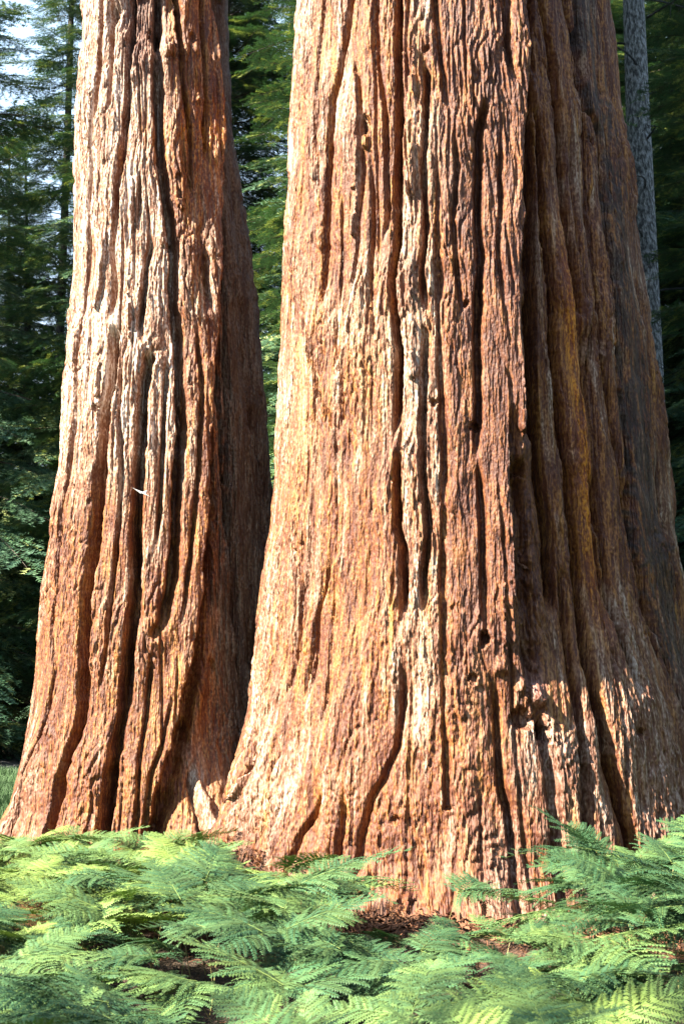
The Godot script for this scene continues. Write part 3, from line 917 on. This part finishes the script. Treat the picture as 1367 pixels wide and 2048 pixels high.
# ---------------------------------------------------------------- forest
func forest() -> void:
	needle_mat = plain(Color.WHITE, 0.55, true)
	needle_mat.backlight_enabled = true
	needle_mat.backlight = Color(0.5, 0.5, 0.3)
	grey_bark = plain(Color(1, 1, 1), 0.9, true)
	var gt := NoiseTexture2D.new()
	gt.noise = noise(9, 0.05, 4)
	gt.seamless = true
	grey_bark.heightmap_enabled = true
	grey_bark.heightmap_texture = gt
	grey_bark.heightmap_scale = 3.0
	var mt := NoiseTexture2D.new()
	mt.noise = noise(19, 0.02, 4)
	mt.seamless = true
	var ramp := Gradient.new()
	ramp.offsets = PackedFloat32Array([0.25, 0.5, 0.75])
	ramp.colors = PackedColorArray([Color(0.45, 0.45, 0.45), Color(0.75, 0.76, 0.74), Color(1, 1, 1)])
	mt.color_ramp = ramp
	grey_bark.albedo_texture = mt
	grey_bark.uv1_scale = Vector3(2, 1, 1)
	var dark := [Color(0.040, 0.095, 0.062), Color(0.075, 0.16, 0.075), Color(0.30, 0.36, 0.13)]
	for k in 4: fir_branches.append(fir_branch(50 + k, 2.2, dark))
	var young := [Color(0.075, 0.16, 0.085), Color(0.16, 0.27, 0.11), Color(0.32, 0.36, 0.12)]  # same needles in a lighter green, sunlight painted into the colour
	for k in 3: sun_tinted_branches.append(fir_branch(60 + k, 1.8, young))
	# in view
	fir_tree("fir with bright drooping sprays seen between the two giant trunks", Vector3(-0.15, 0, -25.5), 24.0, 0.5, 2.9, 1.5, 0.2, 1)
	fir_tree("darker fir behind the bright one between the giant trunks", Vector3(-2.6, 0, -33.0), 30.0, 0.6, 3.8, 1.5, 0.3, 2)
	fir_tree("small fir tinted sunlit light green, low in the gap between the giant trunks", Vector3(-0.45, 0, -21.0), 9.4, 0.3, 2.0, 1.3, 0.1, 13, true)
	fir_tree("fir whose open boughs cross the sky at the upper left", Vector3(-7.4, 0, -27.5), 25.0, 0.6, 3.5, 0.85, 0.22, 3)
	fir_tree("far fir standing against the sky beside the slimmer giant", Vector3(-6.5, 0, -34.0), 29.0, 0.5, 2.6, 1.0, 0.15, 17)
	fir_tree("fir half hidden by the slimmer giant, boughs reaching out on its left", Vector3(-4.75, 0, -27.5), 25.0, 3.0, 2.4, 0.7, 0.15, 16)
	fir_tree("light green fir behind the open boughs at the left", Vector3(-9.0, 0, -33.0), 15.5, 0.5, 3.0, 1.2, 0.22, 14, true)
	fir_tree("shaded fir just left of the slimmer giant trunk", Vector3(-4.6, 0, -31.0), 19.0, 0.4, 3.2, 1.5, 0.25, 4)
	fir_tree("dark fir low at the left edge behind the road", Vector3(-7.6, 0, -35.0), 14.5, 0.3, 3.4, 1.6, 0.22, 5)
	fir_tree("far fir at the left edge beyond the shaded ones", Vector3(-10.0, 0, -44.0), 18.0, 0.6, 3.6, 1.4, 0.22, 6)
	fir_tree("fir whose boughs hang before the bare grey trunk at the right", Vector3(6.0, 0, -21.5), 24.0, 0.6, 2.3, 1.1, 0.2, 15)
	fir_tree("fir with dark hanging sprays at the right edge", Vector3(7.3, 0, -29.0), 25.0, 0.4, 3.3, 1.4, 0.22, 7)
	fir_tree("dense dark fir behind the grey trunk at the right", Vector3(6.0, 0, -34.0), 29.0, 0.4, 4.2, 1.6, 0.3, 8)
	fir_tree("tall dark fir farthest to the right", Vector3(9.6, 0, -40.0), 30.0, 0.5, 4.4, 1.5, 0.3, 9)
	fir_tree("fir hidden mostly by the huge trunk, right of centre", Vector3(3.2, 0, -40.0), 28.0, 0.8, 4.0, 1.2, 0.3, 10)
	# beside and before the view: these throw the shade on the near ferns and on the woods at the left
	fir_tree("thin fir standing off to the left, nearest to the camera", Vector3(-13.0, 0, -0.9), 22.0, 2.0, 3.0, 0.55, 0.2, 21)
	fir_tree("bright fir behind the huge trunk, its lit left boughs filling the gap", Vector3(0.5, 0, -19.8), 26.0, 0.5, 2.3, 1.4, 0.2, 18)  # added to shade the woods at the right; its edge shows in the gap
	fir_tree("tall fir hidden behind the huge trunk", Vector3(1.9, 0, -22.8), 27.0, 0.8, 2.9, 1.4, 0.25, 19)  # added out of sight to shade the woods at the right
	fir_tree("dense fir hidden behind the huge trunk, farther back", Vector3(2.6, 0, -27.5), 27.0, 0.8, 3.2, 1.5, 0.25, 20)  # unseen, added to keep sun off the right-hand firs
	var around := [[-14.5, -26.5, "beyond the road, shading the woods there"], [-16.0, -31.5, "farther beyond the road"], [-12.6, -35.0, "deep in the woods past the road"], [9.5, -6.0, "beside the tall fern clump"], [10.5, -12.0, "abreast of the huge trunk"], [9.8, -18.5, "behind the huge trunk's shaded flank"], [12.0, -24.0, "past the bare grey fir"], [8.0, 1.5, "level with the camera"], [4.5, 7.5, "behind the camera, nearer the fern clump"], [-1.0, 8.5, "straight behind the camera"], [-6.5, 7.8, "behind the camera, towards the sun"], [14.0, -15.0, "farther out abreast of the huge trunk"], [13.0, -1.0, "farther out level with the camera"]]
	for p in around:  # unseen ring of firs, added to hold back sky light
		fir_tree("fir out of view, " + p[2], Vector3(p[0], 0, p[1]), 22.0 + 2.0 * sin(p[0] * 7.0), 0.8, 3.3, 1.2, 0.25, int(absf(p[0] * 3.0 + p[1])) + 30)
	grey_fir()

func grey_fir() -> void:
	var o := thing("bare_fir", "slender grey fir trunk with dead curling branches at the right edge", "fir", Vector3(4.86, 0, -24.0))
	var sh := Shape.new()
	var pts := PackedVector3Array()
	var rr := PackedFloat32Array()
	for k in 15:
		var t := k / 14.0
		pts.append(Vector3(-0.12 + 0.35 * (1.0 - t) , 22.0 * t - 0.3, 0.06 * sin(t * 6.0)))
		rr.append(0.34 * (1.0 - 0.8 * t))
	sh.tube(pts, rr, 18, Color(0.30, 0.32, 0.34), 0.6)
	part("trunk", sh.mesh(), grey_bark, o)
	var r := RandomNumberGenerator.new()
	r.seed = 99
	for k in 26:
		var y := 2.5 + 0.42 * k
		var a := r.randf() * TAU
		var l := r.randf_range(0.8, 2.0)
		var p := PackedVector3Array()
		var w := PackedFloat32Array()
		var curl := r.randf_range(0.15, 0.5)
		for j in 9:
			var t := j / 8.0
			var d := Vector3(cos(a + 0.5 * t), 0, sin(a + 0.5 * t))
			p.append(Vector3(0.1, y + l * (0.25 * t - curl * t * t * 1.4), 0) + d * (0.15 + l * t))
			w.append(0.018 * (1.0 - t) + 0.003)
		var b := Shape.new()
		b.tube(p, w, 5, Color(0.07, 0.072, 0.075))
		for j in 5:
			var q := p[3 + j]
			var e := q + Vector3(r.randf_range(-0.35, 0.35), r.randf_range(-0.4, 0.05), r.randf_range(-0.35, 0.35))
			b.tube(PackedVector3Array([q, q.lerp(e, 0.5) + Vector3(0, 0.05, 0), e]), PackedFloat32Array([0.006, 0.005, 0.002]), 4, Color(0.07, 0.072, 0.075))
		part("branch", b.mesh(), grey_bark, o)

# ---------------------------------------------------------------- ferns
func bracken() -> void:
	fern_mat = plain(Color.WHITE, 0.55, true)
	fern_mat.metallic_specular = 0.28
	fern_mat.backlight_enabled = true
	fern_mat.backlight = Color(0.34, 0.38, 0.18)
	stem_mat = plain(Color(0.22, 0.20, 0.07), 0.6)
	for hue in [0.1, 0.45, 0.85]:  # yellower sets are also brighter, painted for ferns in direct sun
		var set := []
		for k in 4: set.append(frond_mesh(300 + k + int(hue * 100), 0.5, hue))
		fronds.append(set)
	fronds.append([frond_mesh(391, 0.42, -1.0), frond_mesh(392, 0.46, -1.0), frond_mesh(393, 0.5, 0.85)])
	for k in 3:
		var sh := Shape.new()
		var pts := PackedVector3Array()
		var rr := PackedFloat32Array()
		for j in 8:
			var t := j / 7.0
			pts.append(Vector3(0.333 * t * t * (1.0 + 0.1 * k), t - 0.03, 0.03 * sin(t * 4.0 + k) * (1.0 - t)))
			rr.append(0.0045 * (1.0 - 0.5 * t))
		sh.tube(pts, rr, 6)
		stems.append(sh.mesh())
	var spots: Array[Vector3] = []
	var tries := 0
	while spots.size() < 240 and tries < 20000:
		tries += 1
		var z := -rng.randf_range(5.0, 13.6)
		var x := rng.randf_range(-1.0, 1.0) * (-z * 0.235 + 0.45)
		if Vector2(x - 1.24, z + 13.5).length() < 2.8 or Vector2(x + 1.88, z + 15.0).length() < 1.85: continue
		var px := x / -z
		var gap := 0.21 if px > 0.125 and z < -7.2 else 0.30 if z > -9.5 else 0.23
		# bare litter before the huge trunk, a dark hollow right of the middle
		if px > -0.01 and px < 0.128 and z < -9.6: continue
		if px > 0.05 and px < 0.125 and z > -8.6 and z < -7.0: continue
		if ground_noise.get_noise_2d(x * 1.6 + 70.0, z * 1.6) > 0.25 and z > -9.5: continue
		var free := true
		for q in spots:
			if Vector2(q.x - x, q.z - z).length_squared() < gap * gap:
				free = false
				break
		if free: spots.append(Vector3(x, 0, z))
	for q in spots:
		q.y = ground_y(q.x, q.z)
		var px := q.x / -q.z
		var high := rng.randf_range(0.40, 0.66)
		var size := rng.randf_range(1.0, 1.45)
		var kind := 0 if rng.randf() < 0.7 else 1
		if px < -0.06 and q.z < -8.5 and rng.randf() < 0.45: kind = 2  # sunlit far-left ferns: sun put into a brighter yellow tone
		if px > 0.13 and q.z > -6.6: kind = 1 + rng.randi() % 2
		if q.z < -10.3 and px < 0.02:
			high = rng.randf_range(0.3, 0.5)
			kind = 1 if rng.randf() < 0.6 else 2
		elif px > 0.15 and q.z < -7.6:
			high = rng.randf_range(0.55, 0.95)
		elif px > -0.02 and px < 0.15 and q.z < -8.2:
			high = rng.randf_range(0.2, 0.36)
			size *= 0.85
		var crest := along([-0.24, -0.14, 0.0, 0.01, 0.14, 0.172, 0.25], [1640.0, 1680.0, 1715.0, 1850.0, 1850.0, 1700.0, 1690.0], px)
		high = minf(high, 2.05 - q.y - (crest - 1300.0) / 2974.0 * -q.z)
		if high < 0.12: continue
		var blades := 3 + (rng.randi() % 2)
		var where := "at the slimmer trunk's outer foot"
		for k in 7:
			if px > [-0.19, -0.13, -0.08, -0.03, 0.03, 0.09, 0.15][k]:
				where = "before " + ["the slimmer trunk's outer half", "the slimmer trunk's inner half", "the gap between the trunks", "the huge trunk's golden edge", "the huge trunk's rusty face", "the huge trunk's sharp ridge", "the huge trunk's shaded flank"][k]
		var words: String = "%s %s%s %s-blade fern %s %s" % ["low" if high < 0.4 else "tall" if high > 0.58 else "knee-high", "broad " if size > 1.3 else "narrow " if size < 1.13 else "", ["blue-green", "fresh green", "yellow-green"][kind], ["three", "four"][blades - 3], "nearest the camera" if q.z > -6.3 else "in the second row" if q.z > -7.7 else "in the middle row" if q.z > -9.6 else "close in", where]
		if rng.randf() < 0.07 and high < 0.42:
			words = words.replace(["blue-green", "fresh green", "yellow-green"][kind], "browning")
			kind = 3
		make_fern(words, "bracken ferns in the bed before the trunks", q, rng.randf() * TAU, high, size, blades, kind)
	# the bed goes on past both sides of the view
	var more: Array[Transform3D] = []
	for k in 1500:
		var z := -rng.randf_range(4.5, 15.0)
		var x := (-z * 0.235 + 0.5 + rng.randf() * 3.5) * (1.0 if k % 2 else -1.0)
		if Vector2(x - 1.24, z + 13.5).length() < 3.0 or Vector2(x + 1.88, z + 15.0).length() < 2.0: continue
		var fb := Basis.from_euler(Vector3(rng.randf_range(-0.35, 0.35), rng.randf() * TAU, rng.randf_range(-0.2, 0.35)))
		more.append(Transform3D(fb.scaled(Vector3.ONE * rng.randf_range(0.9, 1.4)), Vector3(x, ground_y(x, z) + rng.randf_range(0.22, 0.55), z)))
	scatter("fern_cover", fronds[0][1], fern_mat, more, "mass of bracken going on past both ends of the fern bed", "ferns")
	make_fern("lone flat fern standing on the bare litter, its frond crossing the huge trunk's foot", "", Vector3(0.70, ground_y(0.70, -10.4), -10.4), 0.15, 0.40, 1.25, 3, 0, 0.0)
	make_fern("small fern at the edge of the bare litter below the rusty face", "", Vector3(0.15, ground_y(0.15, -10.6), -10.6), 2.6, 0.30, 1.2, 3, 1, 0.0)
	make_fern("tallest fern at the right, its young frond pointing up before the trunk", "", Vector3(1.75, ground_y(1.75, -9.3), -9.3), PI * 0.9, 0.84, 1.0, 3, 0, 0.75)

# ---------------------------------------------------------------- litter and other small things
func small_things() -> void:
	var sh := Shape.new()
	sh.tube(PackedVector3Array([Vector3(-0.05, 0, 0), Vector3(0, 0.008, 0.006), Vector3(0.05, 0, 0)]), PackedFloat32Array([0.0016, 0.0024, 0.0012]), 4)
	var places: Array[Transform3D] = []
	for k in 9000:
		var z := -rng.randf_range(5.0, 14.0)
		var x := rng.randf_range(-1.0, 1.0) * (-z * 0.24 + 0.3)
		if Vector2(x - 1.24, z + 13.5).length() > 3.4 + 0.9 * rng.randf() and k % 5 > 0: continue
		var b := Basis(Vector3.UP, rng.randf() * TAU) * Basis(Vector3(0, 0, 1), rng.randf_range(-0.3, 0.3))
		places.append(Transform3D(b.scaled(Vector3.ONE * rng.randf_range(0.4, 1.3)), Vector3(x, ground_y(x, z) + 0.006, z)))
	scatter("needle_litter", sh.mesh(), plain(Color(0.17, 0.075, 0.035), 0.85), places, "reddish fallen twigs and needles on the forest floor", "litter")
	var fl := Shape.new()
	for k in 5:
		var a := 0.12 * (k / 4.0 - 0.5) * 2.0
		var wd := 0.018 * (1.0 - 0.5 * absf(k / 4.0 - 0.5))
		if k < 4:
			var a2 := 0.12 * ((k + 1) / 4.0 - 0.5) * 2.0
			var up := 0.006 * sin(k * 1.4)
			var up2 := 0.006 * sin((k + 1) * 1.4)
			fl.tri(Vector3(a, up, -wd), Vector3(a2, up2, -wd), Vector3(a, up + 0.010, 0))
			fl.tri(Vector3(a, up + 0.010, 0), Vector3(a2, up2, -wd), Vector3(a2, up2 + 0.010, 0))
			fl.tri(Vector3(a, up + 0.010, 0), Vector3(a2, up2 + 0.010, 0), Vector3(a, up, wd))
			fl.tri(Vector3(a, up, wd), Vector3(a2, up2 + 0.010, 0), Vector3(a2, up2, wd))
	var flakes: Array[Transform3D] = []
	for k in 2600:
		var a := rng.randf_range(-1.9, 1.5)
		var out := 2.42 + absf(rng.randfn(0.0, 0.28))
		var x := 1.24 + sin(a) * out
		var z := -13.5 + cos(a) * out
		var bs := Basis(Vector3.UP, rng.randf() * TAU) * Basis(Vector3(0, 0, 1), rng.randf_range(-0.5, 0.5)) * Basis(Vector3(1, 0, 0), rng.randf_range(-0.6, 0.6))
		flakes.append(Transform3D(bs.scaled(Vector3(rng.randf_range(0.2, 0.9), 0.8, rng.randf_range(0.25, 0.9))), Vector3(x, ground_y(x, z) + 0.012 + 0.06 * exp(-(out - 2.42) * 5.0), z)))
	scatter("bark_litter", fl.mesh(), plain(Color(0.16, 0.07, 0.035), 0.85), flakes, "shed red bark flakes heaped around the foot of the huge trunk", "bark")
	for p in [[0.72, -10.35, 0.4, "brown fallen stick on the bare litter before the huge trunk"], [0.25, -6.4, 1.1, "orange-brown twig lying on the ferns near the camera"], [1.25, -10.6, 2.3, "short broken stick on the litter below the sharp ridge"]]:
		var tw := thing("fallen_twig", p[3], "twig", Vector3(p[0], ground_y(p[0], p[1]) + 0.02, p[1]), p[2])
		var ts := Shape.new()
		ts.tube(PackedVector3Array([Vector3(-0.22, 0.0, 0.01), Vector3(-0.08, 0.02, -0.01), Vector3(0.07, 0.012, 0.012), Vector3(0.24, 0.03, 0.0)]), PackedFloat32Array([0.010, 0.009, 0.007, 0.003]), 7)
		part("stick", ts.mesh(), plain(Color(0.20, 0.10, 0.05), 0.8), tw)
		var sp := Shape.new()
		sp.tube(PackedVector3Array([Vector3(0.05, 0.015, 0.01), Vector3(0.11, 0.05, 0.05), Vector3(0.15, 0.07, 0.10)]), PackedFloat32Array([0.006, 0.004, 0.002]), 6)
		part("side_shoot", sp.mesh(), plain(Color(0.20, 0.10, 0.05), 0.8), tw)
	var gs := Shape.new()
	for k in 5:
		var a := k * 1.3
		var d := Vector3(cos(a), 0, sin(a))
		gs.tri(d * 0.01 + Vector3(0.01, 0, 0), d * 0.10 + Vector3(0, 0.22, 0), d * 0.01 - Vector3(0.01, 0, 0))
	var blades: Array[Transform3D] = []
	for k in 9000:
		var z := -rng.randf_range(15.0, 24.5)
		var x := -rng.randf_range(0.14, 0.27) * -z
		if Vector2(x + 1.88, z + 15.0).length() < 1.8: continue
		blades.append(Transform3D(Basis(Vector3.UP, rng.randf() * TAU).scaled(Vector3.ONE * rng.randf_range(0.6, 1.3)), Vector3(x, ground_y(x, z), z)))
	scatter("grass", gs.mesh(), plain(Color(0.05, 0.11, 0.035), 0.7), blades, "green grass beside the road behind the left trunk", "grass")
